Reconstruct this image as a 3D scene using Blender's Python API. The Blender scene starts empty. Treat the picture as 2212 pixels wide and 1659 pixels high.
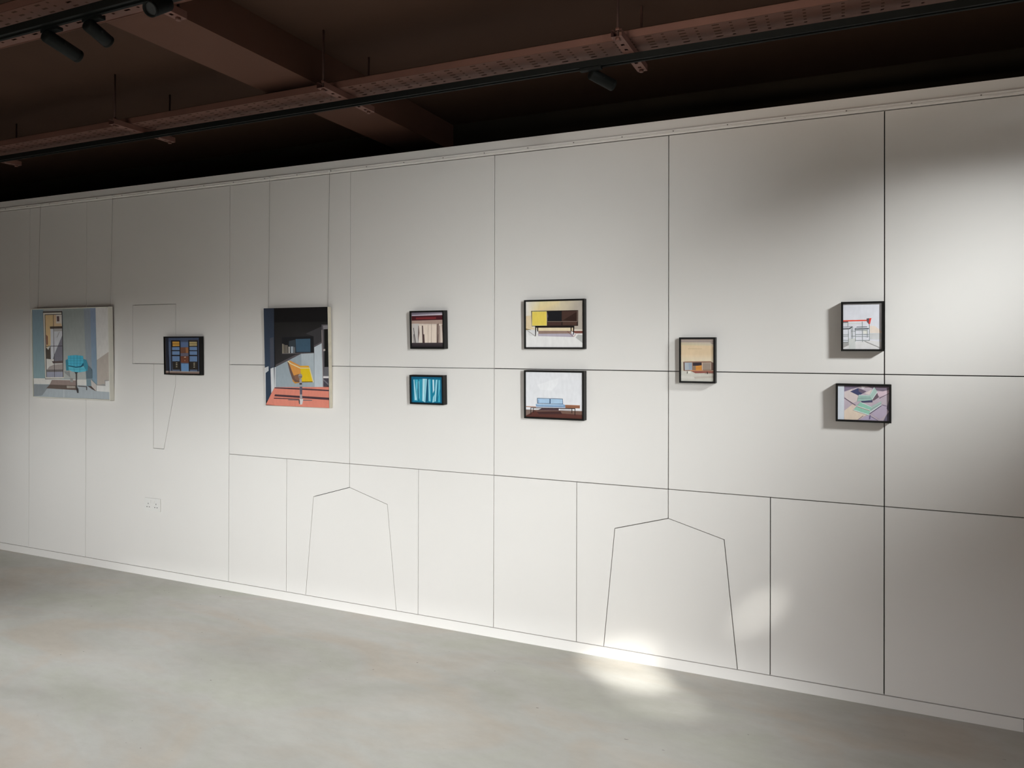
import bpy, bmesh, math, random
from mathutils import Vector, Matrix
from mathutils.geometry import tessellate_polygon

scene = bpy.context.scene
COL = scene.collection
EYE = 1.54                      # camera height above the floor; heights below marked "e" are relative to it
WY = 3.60                       # front face of the panelled wall

# ------------------------------------------------------------------ camera, world, daylight and added lamps, exposure
cam_data = bpy.data.cameras.new('camera')
cam_data.sensor_width = 36.0
cam_data.lens = 1621.18 * 36.0 / 2212.0
cam_data.shift_y = -84.21 / 2212.0
cam_data.clip_start = 0.05
cam = bpy.data.objects.new('camera', cam_data)
COL.objects.link(cam)
cam.matrix_world = (Matrix.Translation((0, 0, EYE)) @ Matrix.Rotation(0.4241, 4, 'Z')
                    @ Matrix.Rotation(math.pi / 2 + 0.0035, 4, 'X') @ Matrix.Rotation(0.0025, 4, 'Z'))
scene.camera = cam

scene.view_settings.view_transform = 'Standard'
scene.view_settings.look = 'None'
scene.view_settings.exposure = 0.0
scene.view_settings.gamma = 1.0
scene.view_settings.use_curve_mapping = False

scene.cycles.max_bounces = 6
scene.cycles.adaptive_threshold = 0.03

world = bpy.data.worlds.new('overcast_sky')
scene.world = world
world.use_nodes = True
wn = world.node_tree.nodes
bg = wn.get('Background') or wn.new('ShaderNodeBackground')
bg.inputs['Color'].default_value = (0.80, 0.87, 1.0, 1)
bg.inputs['Strength'].default_value = 0.02

RIGHT_X, FRONT_Y = 1.60, -4.50


def daylight(name, pos, direction, w, h, spread, radiance, color=(0.975, 0.99, 1.0)):
    """soft area light through one of the assumed, unseen window openings: daylight, plus the added floor fill"""
    ld = bpy.data.lights.new(name, 'AREA')
    ld.shape = 'RECTANGLE'
    ld.size, ld.size_y = w, h
    ld.spread = spread
    ld.energy = radiance * w * h * POWER
    ld.color = color
    o = bpy.data.objects.new(name, ld)
    o.location = pos
    d = Vector(direction)
    # keep the panel upright in its window, aim along the direction
    o.rotation_euler = d.to_track_quat('-Z', 'Y').to_euler()
    COL.objects.link(o)
    return o


POWER = 4.0 * math.pi


def aim(base, az, el):
    return (math.cos(base + az) * math.cos(el), math.sin(base + az) * math.cos(el), -math.sin(el))


daylight('daylight_side_high', (2.501, 1.805, EYE + 1.570), aim(math.pi, -0.665, 0.478), 0.523, 0.333, 0.469, 1.787)
daylight('daylight_side_low', (1.907, -0.343, EYE + 0.413), aim(math.pi, -0.828, 0.141), 0.354, 1.810, 0.559, 1.183)
daylight('daylight_back_strip', (-1.021, -4.817, EYE + 0.915), aim(math.pi / 2, 0.353, 0.698), 3.809, 0.179, 1.288, 26.737)
daylight('daylight_back_wide', (-1.878, -4.797, EYE + 0.835), aim(math.pi / 2, -0.217, -0.268), 2.070, 1.083, 0.462, 2.130, (1.0, 0.82, 0.68))  # assumed window light, aimed upward and tinted warm for the upper wall
daylight('daylight_back_left', (-4.773, -4.820, EYE + 1.103), aim(math.pi / 2, -0.063, 0.214), 3.429, 0.04, 0.240, 2.023)  # assumed window light, added to brighten the far left of the wall
daylight('fill_back_floor', (-1.950, -4.815, EYE + 1.150), aim(math.pi / 2, 0.050, 0.355), 4.300, 0.060, 0.130, 2.600)  # added fill lamp, aimed low to brighten the floor while sparing the wall


def added_glint(name, pos, target, size, blend, power, color=(1.0, 0.97, 0.91)):
    """spot lamp added outside the side window, standing in for an assumed sun glint"""
    ld = bpy.data.lights.new(name, 'SPOT')
    ld.energy = power
    ld.spot_size = math.radians(size)
    ld.spot_blend = blend
    ld.shadow_soft_size = 0.02
    ld.color = color
    o = bpy.data.objects.new(name, ld)
    o.location = pos
    o.rotation_euler = (Vector(target) - Vector(pos)).to_track_quat('-Z', 'Y').to_euler()
    COL.objects.link(o)


ADDED_GLINT_POS = (2.40, 1.40, EYE + 1.50)  # unseen added lamps stand here and throw the patch at the wall foot
added_glint('added_glint_main', ADDED_GLINT_POS, (-0.965, 3.475, 0.01), 4.8, 1.0, 1600)
added_glint('added_glint_tail', ADDED_GLINT_POS, (-0.80, 3.30, 0.0), 5.2, 0.8, 330)
added_glint('added_glint_small', ADDED_GLINT_POS, (-0.385, 3.60, 0.33), 2.8, 1.0, 420)

# ------------------------------------------------------------------ helpers
def obj(name, mesh, mat=None, parent=None):
    o = bpy.data.objects.new(name, mesh)
    COL.objects.link(o)
    if mat is not None and not mesh.materials:
        mesh.materials.append(mat)
    if parent is not None:
        o.parent = parent
    return o


def tag(o, label=None, cat=None, group=None, kind=None):
    if label: o['label'] = label
    if cat: o['category'] = cat
    if group: o['group'] = group
    if kind: o['kind'] = kind
    return o


def empty(name, loc):
    o = bpy.data.objects.new(name, None)
    o.empty_display_size = 0.05
    o.location = loc
    COL.objects.link(o)
    return o


def from_data(name, verts, faces, smooth=False):
    m = bpy.data.meshes.new(name)
    m.from_pydata([tuple(v) for v in verts], [], faces)
    bm = bmesh.new()
    bm.from_mesh(m)
    bmesh.ops.recalc_face_normals(bm, faces=bm.faces)
    bm.to_mesh(m)
    bm.free()
    if smooth:
        for p in m.polygons:
            p.use_smooth = True
    return m


def bm_box(bm, x0, x1, y0, y1, z0, z1):
    v = [bm.verts.new(c) for c in ((x0, y0, z0), (x1, y0, z0), (x1, y1, z0), (x0, y1, z0),
                                   (x0, y0, z1), (x1, y0, z1), (x1, y1, z1), (x0, y1, z1))]
    for f in ((3, 2, 1, 0), (4, 5, 6, 7), (0, 1, 5, 4), (1, 2, 6, 5), (2, 3, 7, 6), (3, 0, 4, 7)):
        bm.faces.new([v[i] for i in f])


def box_mesh(name, boxes, bevel=0.0):
    bm = bmesh.new()
    for b in boxes:
        bm_box(bm, *b)
    if bevel:
        bmesh.ops.bevel(bm, geom=list(bm.edges), offset=bevel, segments=2, affect='EDGES', profile=0.6)
    m = bpy.data.meshes.new(name)
    bm.to_mesh(m)
    bm.free()
    return m


def bm_lathe(bm, p0, p1, prof, seg=24):
    """rings (distance along the axis 0..1, radius) round the axis p0 -> p1; closed at both ends"""
    p0, p1 = Vector(p0), Vector(p1)
    d = p1 - p0
    q = d.to_track_quat('Z', 'Y')
    rings = []
    for t, r in prof:
        c = p0 + d * t
        rings.append([bm.verts.new(c + q @ Vector((r * math.cos(2 * math.pi * k / seg), r * math.sin(2 * math.pi * k / seg), 0)))
                      for k in range(seg)])
    for a, b in zip(rings, rings[1:]):
        for k in range(seg):
            f = bm.faces.new((a[k], a[(k + 1) % seg], b[(k + 1) % seg], b[k]))
            f.smooth = True
    bm.faces.new(list(reversed(rings[0])))
    bm.faces.new(rings[-1])


def lathe_mesh(name, p0, p1, prof, seg=24):
    bm = bmesh.new()
    bm_lathe(bm, p0, p1, prof, seg)
    m = bpy.data.meshes.new(name)
    bm.to_mesh(m)
    bm.free()
    return m


def material(name, color, rough=0.5, metallic=0.0, vary=0.0, scale=4.0, bump=0.0, bump_scale=60.0, spec=0.5):
    m = bpy.data.materials.new(name)
    m.use_nodes = True
    nt = m.node_tree
    b = nt.nodes['Principled BSDF']
    b.inputs['Roughness'].default_value = rough
    b.inputs['Metallic'].default_value = metallic
    b.inputs['Specular IOR Level'].default_value = spec
    tc = nt.nodes.new('ShaderNodeTexCoord')
    if vary:
        n = nt.nodes.new('ShaderNodeTexNoise')
        n.inputs['Scale'].default_value = scale
        n.inputs['Detail'].default_value = 4
        r = nt.nodes.new('ShaderNodeValToRGB')
        r.color_ramp.elements[0].position = 0.3
        r.color_ramp.elements[1].position = 0.7
        r.color_ramp.elements[0].color = tuple(max(0, c * (1 - vary)) for c in color) + (1,)
        r.color_ramp.elements[1].color = tuple(min(1, c * (1 + vary)) for c in color) + (1,)
        nt.links.new(tc.outputs['Object'], n.inputs['Vector'])
        nt.links.new(n.outputs['Fac'], r.inputs['Fac'])
        nt.links.new(r.outputs['Color'], b.inputs['Base Color'])
    else:
        b.inputs['Base Color'].default_value = tuple(color) + (1,)
    if bump:
        n2 = nt.nodes.new('ShaderNodeTexNoise')
        n2.inputs['Scale'].default_value = bump_scale
        n2.inputs['Detail'].default_value = 3
        bp = nt.nodes.new('ShaderNodeBump')
        bp.inputs['Strength'].default_value = bump
        bp.inputs['Distance'].default_value = 0.002
        nt.links.new(tc.outputs['Object'], n2.inputs['Vector'])
        nt.links.new(n2.outputs['Fac'], bp.inputs['Height'])
        nt.links.new(bp.outputs['Normal'], b.inputs['Normal'])
    return m


def floor_material():
    m = bpy.data.materials.new('polished_screed')
    m.use_nodes = True
    nt = m.node_tree
    b = nt.nodes['Principled BSDF']
    tc = nt.nodes.new('ShaderNodeTexCoord')
    mp = nt.nodes.new('ShaderNodeMapping')
    mp.inputs['Rotation'].default_value = (0, 0, 0.5)
    mp.inputs['Scale'].default_value = (0.7, 1.35, 1)
    nt.links.new(tc.outputs['Object'], mp.inputs['Vector'])

    def noise(scale, detail, rough=0.55, dist=0.0):
        n = nt.nodes.new('ShaderNodeTexNoise')
        n.inputs['Scale'].default_value = scale
        n.inputs['Detail'].default_value = detail
        n.inputs['Roughness'].default_value = rough
        n.inputs['Distortion'].default_value = dist
        nt.links.new(mp.outputs['Vector'], n.inputs['Vector'])
        return n

    def ramp(src, stops):
        r = nt.nodes.new('ShaderNodeValToRGB')
        el = r.color_ramp.elements
        while len(el) < len(stops):
            el.new(0.5)
        for e, (p, c) in zip(el, stops):
            e.position = p
            e.color = c + (1,)
        nt.links.new(src.outputs['Fac'], r.inputs['Fac'])
        return r

    def mix(kind, fac, a, c):
        x = nt.nodes.new('ShaderNodeMix')
        x.data_type = 'RGBA'
        x.blend_type = kind
        if isinstance(fac, float):
            x.inputs[0].default_value = fac
        else:
            nt.links.new(fac, x.inputs[0])
        nt.links.new(a, x.inputs[6])
        nt.links.new(c, x.inputs[7])
        return x.outputs[2]

    big = ramp(noise(1.1, 5, 0.5, 0.6), [(0.30, FLOOR_A), (0.5, FLOOR_B), (0.70, FLOOR_C)])
    hue = ramp(noise(1.9, 4, 0.5, 0.8), [(0.36, (1.0, 0.94, 0.89)), (0.5, (0.99, 0.995, 1.0)), (0.64, (0.96, 0.985, 0.94))])
    fine = ramp(noise(14.0, 7, 0.7), [(0.25, (0.90, 0.89, 0.88)), (0.6, (1.0, 1.0, 1.0))])
    c = mix('MULTIPLY', 1.0, big.outputs['Color'], hue.outputs['Color'])
    c = mix('MULTIPLY', 0.8, c, fine.outputs['Color'])
    speck = noise(38.0, 2, 0.5)
    rs = nt.nodes.new('ShaderNodeValToRGB')
    rs.color_ramp.elements[0].position = 0.215
    rs.color_ramp.elements[0].color = (0.35, 0.33, 0.3, 1)
    rs.color_ramp.elements[1].position = 0.25
    rs.color_ramp.elements[1].color = (1, 1, 1, 1)
    nt.links.new(speck.outputs['Fac'], rs.inputs['Fac'])
    c = mix('MULTIPLY', 1.0, c, rs.outputs['Color'])
    nt.links.new(c, b.inputs['Base Color'])
    rr = nt.nodes.new('ShaderNodeMapRange')
    rr.inputs['To Min'].default_value = 0.42
    rr.inputs['To Max'].default_value = 0.62
    nt.links.new(noise(3.0, 4).outputs['Fac'], rr.inputs['Value'])
    nt.links.new(rr.outputs['Result'], b.inputs['Roughness'])
    b.inputs['Specular IOR Level'].default_value = 0.5
    bp = nt.nodes.new('ShaderNodeBump')
    bp.inputs['Strength'].default_value = 0.08
    bp.inputs['Distance'].default_value = 0.004
    nt.links.new(noise(22.0, 5).outputs['Fac'], bp.inputs['Height'])
    nt.links.new(bp.outputs['Normal'], b.inputs['Normal'])
    return m


def glass_material():
    m = bpy.data.materials.new('window_glass')
    m.use_nodes = True
    nt = m.node_tree
    out = nt.nodes['Material Output']
    nt.nodes.remove(nt.nodes['Principled BSDF'])
    t = nt.nodes.new('ShaderNodeBsdfTransparent')
    t.inputs['Color'].default_value = (0.97, 0.985, 0.98, 1)
    g = nt.nodes.new('ShaderNodeBsdfGlossy')
    g.inputs['Roughness'].default_value = 0.02
    mx = nt.nodes.new('ShaderNodeMixShader')
    mx.inputs[0].default_value = 0.05
    nt.links.new(t.outputs[0], mx.inputs[1])
    nt.links.new(g.outputs[0], mx.inputs[2])
    nt.links.new(mx.outputs[0], out.inputs['Surface'])
    return m


def paint_material():
    """artist's paint: the flat picture itself, stored as a colour on each painted shape"""
    m = bpy.data.materials.new('artists_paint')
    m.use_nodes = True
    nt = m.node_tree
    b = nt.nodes['Principled BSDF']
    a = nt.nodes.new('ShaderNodeAttribute')
    a.attribute_name = 'paint'
    tc = nt.nodes.new('ShaderNodeTexCoord')
    mp = nt.nodes.new('ShaderNodeMapping')
    mp.inputs['Scale'].default_value = (60, 60, 25)
    n = nt.nodes.new('ShaderNodeTexNoise')
    n.inputs['Scale'].default_value = 1.0
    n.inputs['Detail'].default_value = 4
    r = nt.nodes.new('ShaderNodeMapRange')
    r.inputs['To Min'].default_value = 0.9
    r.inputs['To Max'].default_value = 1.1
    mx = nt.nodes.new('ShaderNodeVectorMath')
    mx.operation = 'SCALE'
    nt.links.new(tc.outputs['Object'], mp.inputs['Vector'])
    nt.links.new(mp.outputs['Vector'], n.inputs['Vector'])
    nt.links.new(n.outputs['Fac'], r.inputs['Value'])
    nt.links.new(a.outputs['Color'], mx.inputs[0])
    nt.links.new(r.outputs['Result'], mx.inputs['Scale'])
    nt.links.new(mx.outputs['Vector'], b.inputs['Base Color'])
    b.inputs['Roughness'].default_value = 0.55
    b.inputs['Specular IOR Level'].default_value = 0.25
    return m


FLOOR_A, FLOOR_B, FLOOR_C = (0.505, 0.485, 0.44), (0.61, 0.59, 0.545), (0.69, 0.67, 0.63)
M_FLOOR = floor_material()
M_WALL = material('white_wall_paint', (0.815, 0.785, 0.757), 0.5, vary=0.012, scale=1.5, bump=0.05, bump_scale=240, spec=0.35)
M_CARCASS = material('dark_joint_void', (0.02, 0.018, 0.016), 0.9, vary=0.2, spec=0.1)
M_CEIL = material('brown_ceiling_paint', (0.058, 0.029, 0.018), 0.8, vary=0.12, scale=1.2, bump=0.2, bump_scale=30, spec=0.2)
M_BEAM = material('brown_beam_paint', (0.100, 0.046, 0.031), 0.75, vary=0.10, scale=2.0, bump=0.15, bump_scale=40, spec=0.2)
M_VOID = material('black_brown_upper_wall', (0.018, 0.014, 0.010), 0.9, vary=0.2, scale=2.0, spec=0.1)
M_TRAY = material('brown_sprayed_steel', (0.135, 0.062, 0.046), 0.6, vary=0.10, scale=5.0, spec=0.35)
M_STRUT = material('brown_sprayed_strut', (0.165, 0.078, 0.060), 0.6, vary=0.10, scale=9.0, spec=0.35)
M_BLACK = material('black_powder_coat', (0.006, 0.007, 0.0065), 0.6, vary=0.1, scale=20, spec=0.15)
M_LENS = material('smoked_lens', (0.012, 0.012, 0.012), 0.25, vary=0.05, scale=20, spec=0.25)
M_ROD = material('dark_brown_rod', (0.060, 0.030, 0.024), 0.6, vary=0.1, scale=20, spec=0.2)
M_FRAME = material('black_stained_wood', (0.007, 0.0065, 0.006), 0.5, vary=0.2, scale=30, spec=0.22)
M_CREAM = material('cream_painted_wood', (0.84, 0.82, 0.74), 0.5, vary=0.02, scale=10)
M_CANVAS = material('raw_canvas_edge', (0.68, 0.62, 0.50), 0.8, vary=0.08, scale=25, bump=0.3, bump_scale=400)
M_BACK = material('brown_backing_board', (0.25, 0.18, 0.12), 0.8, vary=0.1, scale=8)
M_PLASTIC = material('white_plastic', (0.88, 0.87, 0.85), 0.3, vary=0.01, scale=10)
M_SOCKET = material('socket_plastic', (0.80, 0.78, 0.755), 0.4, vary=0.01, scale=10, spec=0.3)
M_DARK = material('dark_plastic_hole', (0.06, 0.06, 0.055), 0.6, vary=0.1, scale=10)
M_WIRE = material('steel_wire', (0.22, 0.20, 0.185), 0.5, metallic=0.3, vary=0.05, scale=30)
M_PLAIN = material('brown_plaster', (0.38, 0.255, 0.17), 0.7, vary=0.03, scale=2.0)
M_SASH = material('grey_window_metal', (0.08, 0.08, 0.085), 0.4, vary=0.05, scale=10)
M_GLASS = glass_material()
M_PAINT = paint_material()


def struct(name, mesh, mat):
    return tag(obj(name, mesh, mat), kind='structure')


# ------------------------------------------------------------------ the room
K = 0.9077                        # overhead dimensions below are multiplied by this
LEFT_X, BACK_Y, CEIL = -8.0, 4.20, EYE + 1.56 * K
SOFFIT = EYE + 1.377 * K
BEAM_X0, BEAM_X1 = -2.885 * K, -2.545 * K
tag(struct('floor', box_mesh('floor', [(LEFT_X - 0.2, RIGHT_X + 0.2, FRONT_Y - 0.2, BACK_Y + 0.2, -0.12, 0.0)]), M_FLOOR),
    'grey-beige polished screed floor with faint blotches')
ceiling = tag(struct('ceiling', box_mesh('ceiling', [(LEFT_X - 0.2, RIGHT_X + 0.08, FRONT_Y - 0.08, BACK_Y + 0.2, CEIL, CEIL + 0.2)]), M_CEIL),
              'dark brown painted concrete ceiling')
for b0, b1 in ((BEAM_X0, BEAM_X1), (BEAM_X0 - 4.6, BEAM_X1 - 4.6)):
    obj('ceiling_beam', box_mesh('ceiling_beam', [(b0, b1, FRONT_Y, BACK_Y, SOFFIT, CEIL)]), M_BEAM, ceiling)
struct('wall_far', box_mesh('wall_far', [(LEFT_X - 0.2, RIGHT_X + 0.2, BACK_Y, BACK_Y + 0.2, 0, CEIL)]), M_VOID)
struct('wall_left', box_mesh('wall_left', [(LEFT_X - 0.2, LEFT_X, FRONT_Y, BACK_Y, 0, CEIL)]), M_PLAIN)


def wall_with_openings(name, axis, inner, outer, a0, a1, openings):
    """wall with rectangular window openings (a_low, a_high, z_low, z_high) along the given axis"""
    boxes = []
    cuts = sorted(openings)

    def add(p0, p1, z0, z1):
        if p1 - p0 < 1e-4 or z1 - z0 < 1e-4:
            return
        lo, hi = min(inner, outer), max(inner, outer)
        boxes.append((lo, hi, p0, p1, z0, z1) if axis == 'y' else (p0, p1, lo, hi, z0, z1))
    pos = a0
    for (w0, w1, z0, z1) in cuts:
        add(pos, w0, 0, CEIL)
        add(w0, w1, 0, z0)
        add(w0, w1, z1, CEIL)
        pos = w1
    add(pos, a1, 0, CEIL)
    return struct(name, box_mesh(name, boxes), M_PLAIN)


def window(name, axis, mid, w0, w1, z0, z1, bars):
    """metal window: frame of four rails and mullions, one glass pane in each light"""
    t, d = 0.02, 0.025

    def bx(p0, p1, q0, q1, dd):
        return (mid - dd, mid + dd, p0, p1, q0, q1) if axis == 'y' else (p0, p1, mid - dd, mid + dd, q0, q1)
    boxes = [bx(w0, w1, z0, z0 + t, d), bx(w0, w1, z1 - t, z1, d), bx(w0, w0 + t, z0 + t, z1 - t, d), bx(w1 - t, w1, z0 + t, z1 - t, d)]
    edges = [w0 + t] + [w0 + (w1 - w0) * (k + 1) / bars for k in range(bars - 1)] + [w1 - t]
    for e in edges[1:-1]:
        boxes.append(bx(e - 0.012, e + 0.012, z0 + t, z1 - t, d))
    root = struct(name, box_mesh(name, boxes), M_SASH)
    for a, b in zip(edges, edges[1:]):
        obj('pane', box_mesh('pane', [bx(a, b, z0 + t, z1 - t, 0.003)]), M_GLASS, root)


side_open = [(-0.95, 1.25, EYE - 0.85, EYE + 1.385), (1.55, 3.30, EYE + 0.30, EYE + 1.405)]  # unseen window openings, assumed from how the light falls
back_open = [(-7.00, 1.30, EYE - 0.55, EYE + 1.385)]
wall_with_openings('wall_right', 'y', RIGHT_X, RIGHT_X + 0.08, FRONT_Y, BACK_Y, side_open)
wall_with_openings('wall_front', 'x', FRONT_Y, FRONT_Y - 0.08, LEFT_X, RIGHT_X, back_open)
window('window_1', 'y', RIGHT_X + 0.04, *side_open[0], 1)
window('window_2', 'y', RIGHT_X + 0.04, *side_open[1], 1)
window('window_3', 'x', FRONT_Y - 0.04, *back_open[0], 4)

# ------------------------------------------------------------------ panelled white wall with cut-out joints
Z_TOP, Z_RAIL, Z_MID, Z_LOW, Z_BASE = EYE + 1.0986, EYE + 1.0245, EYE - 0.1115, EYE - 0.679, EYE - 1.4875
cA, cB, cC, cD, cE, cF, cG, cH = -5.552, -4.9305, -3.5915, -2.6625, -1.730, -0.800, 0.1315, 1.063
hC, hD, hE, hF = -3.128, -2.196, -1.2645, -0.3335
P_T = 0.018                       # board thickness
wall_back = tag(struct('wall_back', box_mesh('wall_back', [(LEFT_X, RIGHT_X, WY + P_T + 0.004, WY + 0.40, 0, Z_TOP - 0.004)]), M_CARCASS),
                'white panelled partition wall with thin dark joints')


def inset(poly, gap):
    """move every edge of a counter-clockwise outline inwards by half the joint width"""
    n = len(poly)
    area = sum(poly[i][0] * poly[(i + 1) % n][1] - poly[(i + 1) % n][0] * poly[i][1] for i in range(n))
    if area < 0:
        poly = poly[::-1]
    gaps = gap if isinstance(gap, list) else [gap] * n
    lines = []
    for i in range(n):
        p, q = Vector(poly[i]), Vector(poly[(i + 1) % n])
        d = (q - p).normalized()
        nrm = Vector((-d.y, d.x))
        lines.append((p + nrm * gaps[i] / 2, d))
    out = []
    for i in range(n):
        (p, d), (q, e) = lines[i - 1], lines[i]
        cr = d.x * e.y - d.y * e.x
        if abs(cr) < 1e-7:
            out.append(q)
        else:
            t = ((q.x - p.x) * e.y - (q.y - p.y) * e.x) / cr
            out.append(p + d * t)
    return out


def panel_mesh(outer, holes=(), y=WY, depth=P_T, edge=0.0008):
    verts, faces = [], []

    def ring(pts, yy):
        k = len(verts)
        verts.extend((p[0], yy, p[1]) for p in pts)
        return list(range(k, k + len(pts)))

    def shrink(pts, e):
        return inset([tuple(p) for p in pts], 2 * e)
    rings = []
    for pts, sign in [(outer, 1)] + [(h, -1) for h in holes]:
        front = ring(shrink(pts, edge * sign), y)
        side = ring(shrink(pts, 0), y + edge)
        back = ring(shrink(pts, 0), y + depth)
        n = len(front)
        for k in range(n):
            j = (k + 1) % n
            faces.append((front[k], front[j], side[j], side[k]))
            faces.append((side[k], side[j], back[j], back[k]))
        rings.append((front, back))
    for idx in (0, 1):
        loops = [[Vector((verts[i][0], verts[i][2], 0)) for i in r[idx]] for r in rings]
        flat = [i for r in rings for i in r[idx]]
        if len(loops) == 1:
            faces.append(tuple(flat))
        else:
            for tri in tessellate_polygon(loops):
                faces.append(tuple(flat[t] for t in tri))
    return from_data('wall_panel', verts, faces)


GAP = 0.0042


def panel(poly, gap=GAP, holes=()):
    obj('wall_panel', panel_mesh(inset(poly, gap), holes), M_WALL, wall_back)


def rect(x0, x1, z0, z1, gap=GAP):
    panel([(x0, z0), (x1, z0), (x1, z1), (x0, z1)], gap)


zb, zr = Z_BASE, Z_RAIL
rect(LEFT_X + 0.001, cA, zb, zr, 0.003)
rect(cA, cB, zb, zr, 0.003)
s3_rect = [(-4.464, EYE - 0.1145), (-4.061, EYE - 0.1145), (-4.061, EYE + 0.283), (-4.464, EYE + 0.283)]
s3_leg = [(-4.2625, EYE - 0.680), (-4.164, EYE - 0.680), (-4.061, EYE - 0.253), (-4.061, EYE - 0.1145), (-4.2625, EYE - 0.1145)]
s3_all = [(-4.464, EYE - 0.1145), (-4.2625, EYE - 0.1145), (-4.2625, EYE - 0.680), (-4.164, EYE - 0.680), (-4.061, EYE - 0.253),
          (-4.061, EYE + 0.283), (-4.464, EYE + 0.283)]
panel([(cB, zb), (cC, zb), (cC, zr), (cB, zr)], 0.003, [inset(s3_all, -0.003)])
panel(s3_rect, 0.003)
panel(s3_leg, 0.003)
cols = [cC, cD, cE, cF, cG, cH, RIGHT_X]
for i, (a, b) in enumerate(zip(cols, cols[1:])):
    ra = 0.003 if i < 2 else GAP
    rect(a, b, Z_MID, zr, ra if i < 2 else GAP)
    rect(a, b, Z_LOW, Z_MID, ra if i < 2 else GAP)
rect(cC, hC, zb, Z_LOW, 0.003)


def cut_bay(x0, xm, x1, lf, ls, apex, rs, rf, gap):
    """two boards either side of a tapering hatch under a joint"""
    panel([(x0, zb), (lf, zb), ls, (xm, apex), (xm, Z_LOW), (x0, Z_LOW)], gap)
    panel([(xm, apex), rs, (rf, zb), (x1, zb), (x1, Z_LOW), (xm, Z_LOW)], gap)
    panel([(lf, zb), (rf, zb), rs, (xm, apex), ls], gap)


cut_bay(hC, cD, hD, -2.980, (-2.924, EYE - 0.893), EYE - 0.817, (-2.401, EYE - 0.893), -2.339, 0.003)
rect(hD, cE, zb, Z_LOW, 0.003)
rect(cE, hE, zb, Z_LOW, 0.0035)
cut_bay(hE, cF, hF, -1.121, (-1.065, EYE - 0.894), EYE - 0.819, (-0.538, EYE - 0.893), -0.477, 0.0035)
rect(hF, cG, zb, Z_LOW)
rect(cG, cH, zb, Z_LOW)
rect(cH, RIGHT_X, zb, Z_LOW)

# fascia band above the panels, gallery hanging rail with its screws
obj('fascia_board', box_mesh('fascia_board', [(LEFT_X, RIGHT_X, WY - 0.001, WY + P_T, Z_RAIL + 0.002, Z_TOP)], 0.0008), M_WALL, wall_back)
rail_prof = [(WY - 0.001, 1.0335), (WY - 0.010, 1.0335), (WY - 0.0115, 1.036), (WY - 0.008, 1.038), (WY - 0.008, 1.042),
             (WY - 0.0115, 1.046), (WY - 0.007, 1.0525), (WY - 0.001, 1.0525)]
rv, rf = [], []
for x in (LEFT_X, RIGHT_X):
    rv += [(x, y, EYE + z) for y, z in rail_prof]
n = len(rail_prof)
rf += [(k, (k + 1) % n, n + (k + 1) % n, n + k) for k in range(n)] + [tuple(range(n)), tuple(range(n, 2 * n))]
rail = obj('picture_rail', from_data('picture_rail', rv, rf), M_WALL, wall_back)
screw_mesh = None
for k in range(28):
    x = 0.486 - 0.2525 * k
    if x < -6.0:
        break
    if screw_mesh is None:
        screw_mesh = lathe_mesh('screw', (0, 0, 0), (0, -0.004, 0), [(0, 0.003), (0.6, 0.003), (1, 0.0015)], 8)
        screw_mesh.materials.append(M_WIRE)
    s = obj('screw', screw_mesh, None, rail)
    s.location = (x, WY - 0.008, EYE + 1.0395)

# skirting: one run up to the end joint and a short run after it
base = struct('baseboard_back', box_mesh('baseboard_back', [(LEFT_X, 0.634, WY - 0.002, WY + P_T, 0.0, Z_BASE - 0.0012)], 0.0008), M_WALL)
obj('baseboard_end', box_mesh('baseboard_end', [(0.640, RIGHT_X, WY - 0.002, WY + P_T, 0.0, Z_BASE - 0.0012)], 0.0008), M_WALL, base)

# ------------------------------------------------------------------ double socket on the wall
sock = empty('wall_socket', (-4.262, WY, EYE - 1.058))
tag(sock, 'white double power socket low on the wall below the shelving painting', 'socket')
obj('face_plate', box_mesh('face_plate', [(-0.0735, 0.0735, -0.0085, 0.0, -0.0435, 0.0435)], 0.0025), M_SOCKET, sock)
for cx, sg in ((-0.0365, 1), (0.0365, -1)):
    obj('rocker_switch', box_mesh('rocker_switch', [(-0.006, 0.006, -0.0115, -0.008, -0.009, 0.009)], 0.001), M_SOCKET, sock).location = (cx + sg * 0.021, 0, 0.020)
    for hx, hz, w, h in ((0, 0.012, 0.0045, 0.009), (-0.011, -0.010, 0.008, 0.005), (0.011, -0.010, 0.008, 0.005)):
        obj('pin_hole', box_mesh('pin_hole', [(-w / 2, w / 2, -0.0088, -0.008, -h / 2, h / 2)]), M_DARK, sock).location = (cx + hx, 0, hz - 0.006)

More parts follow.
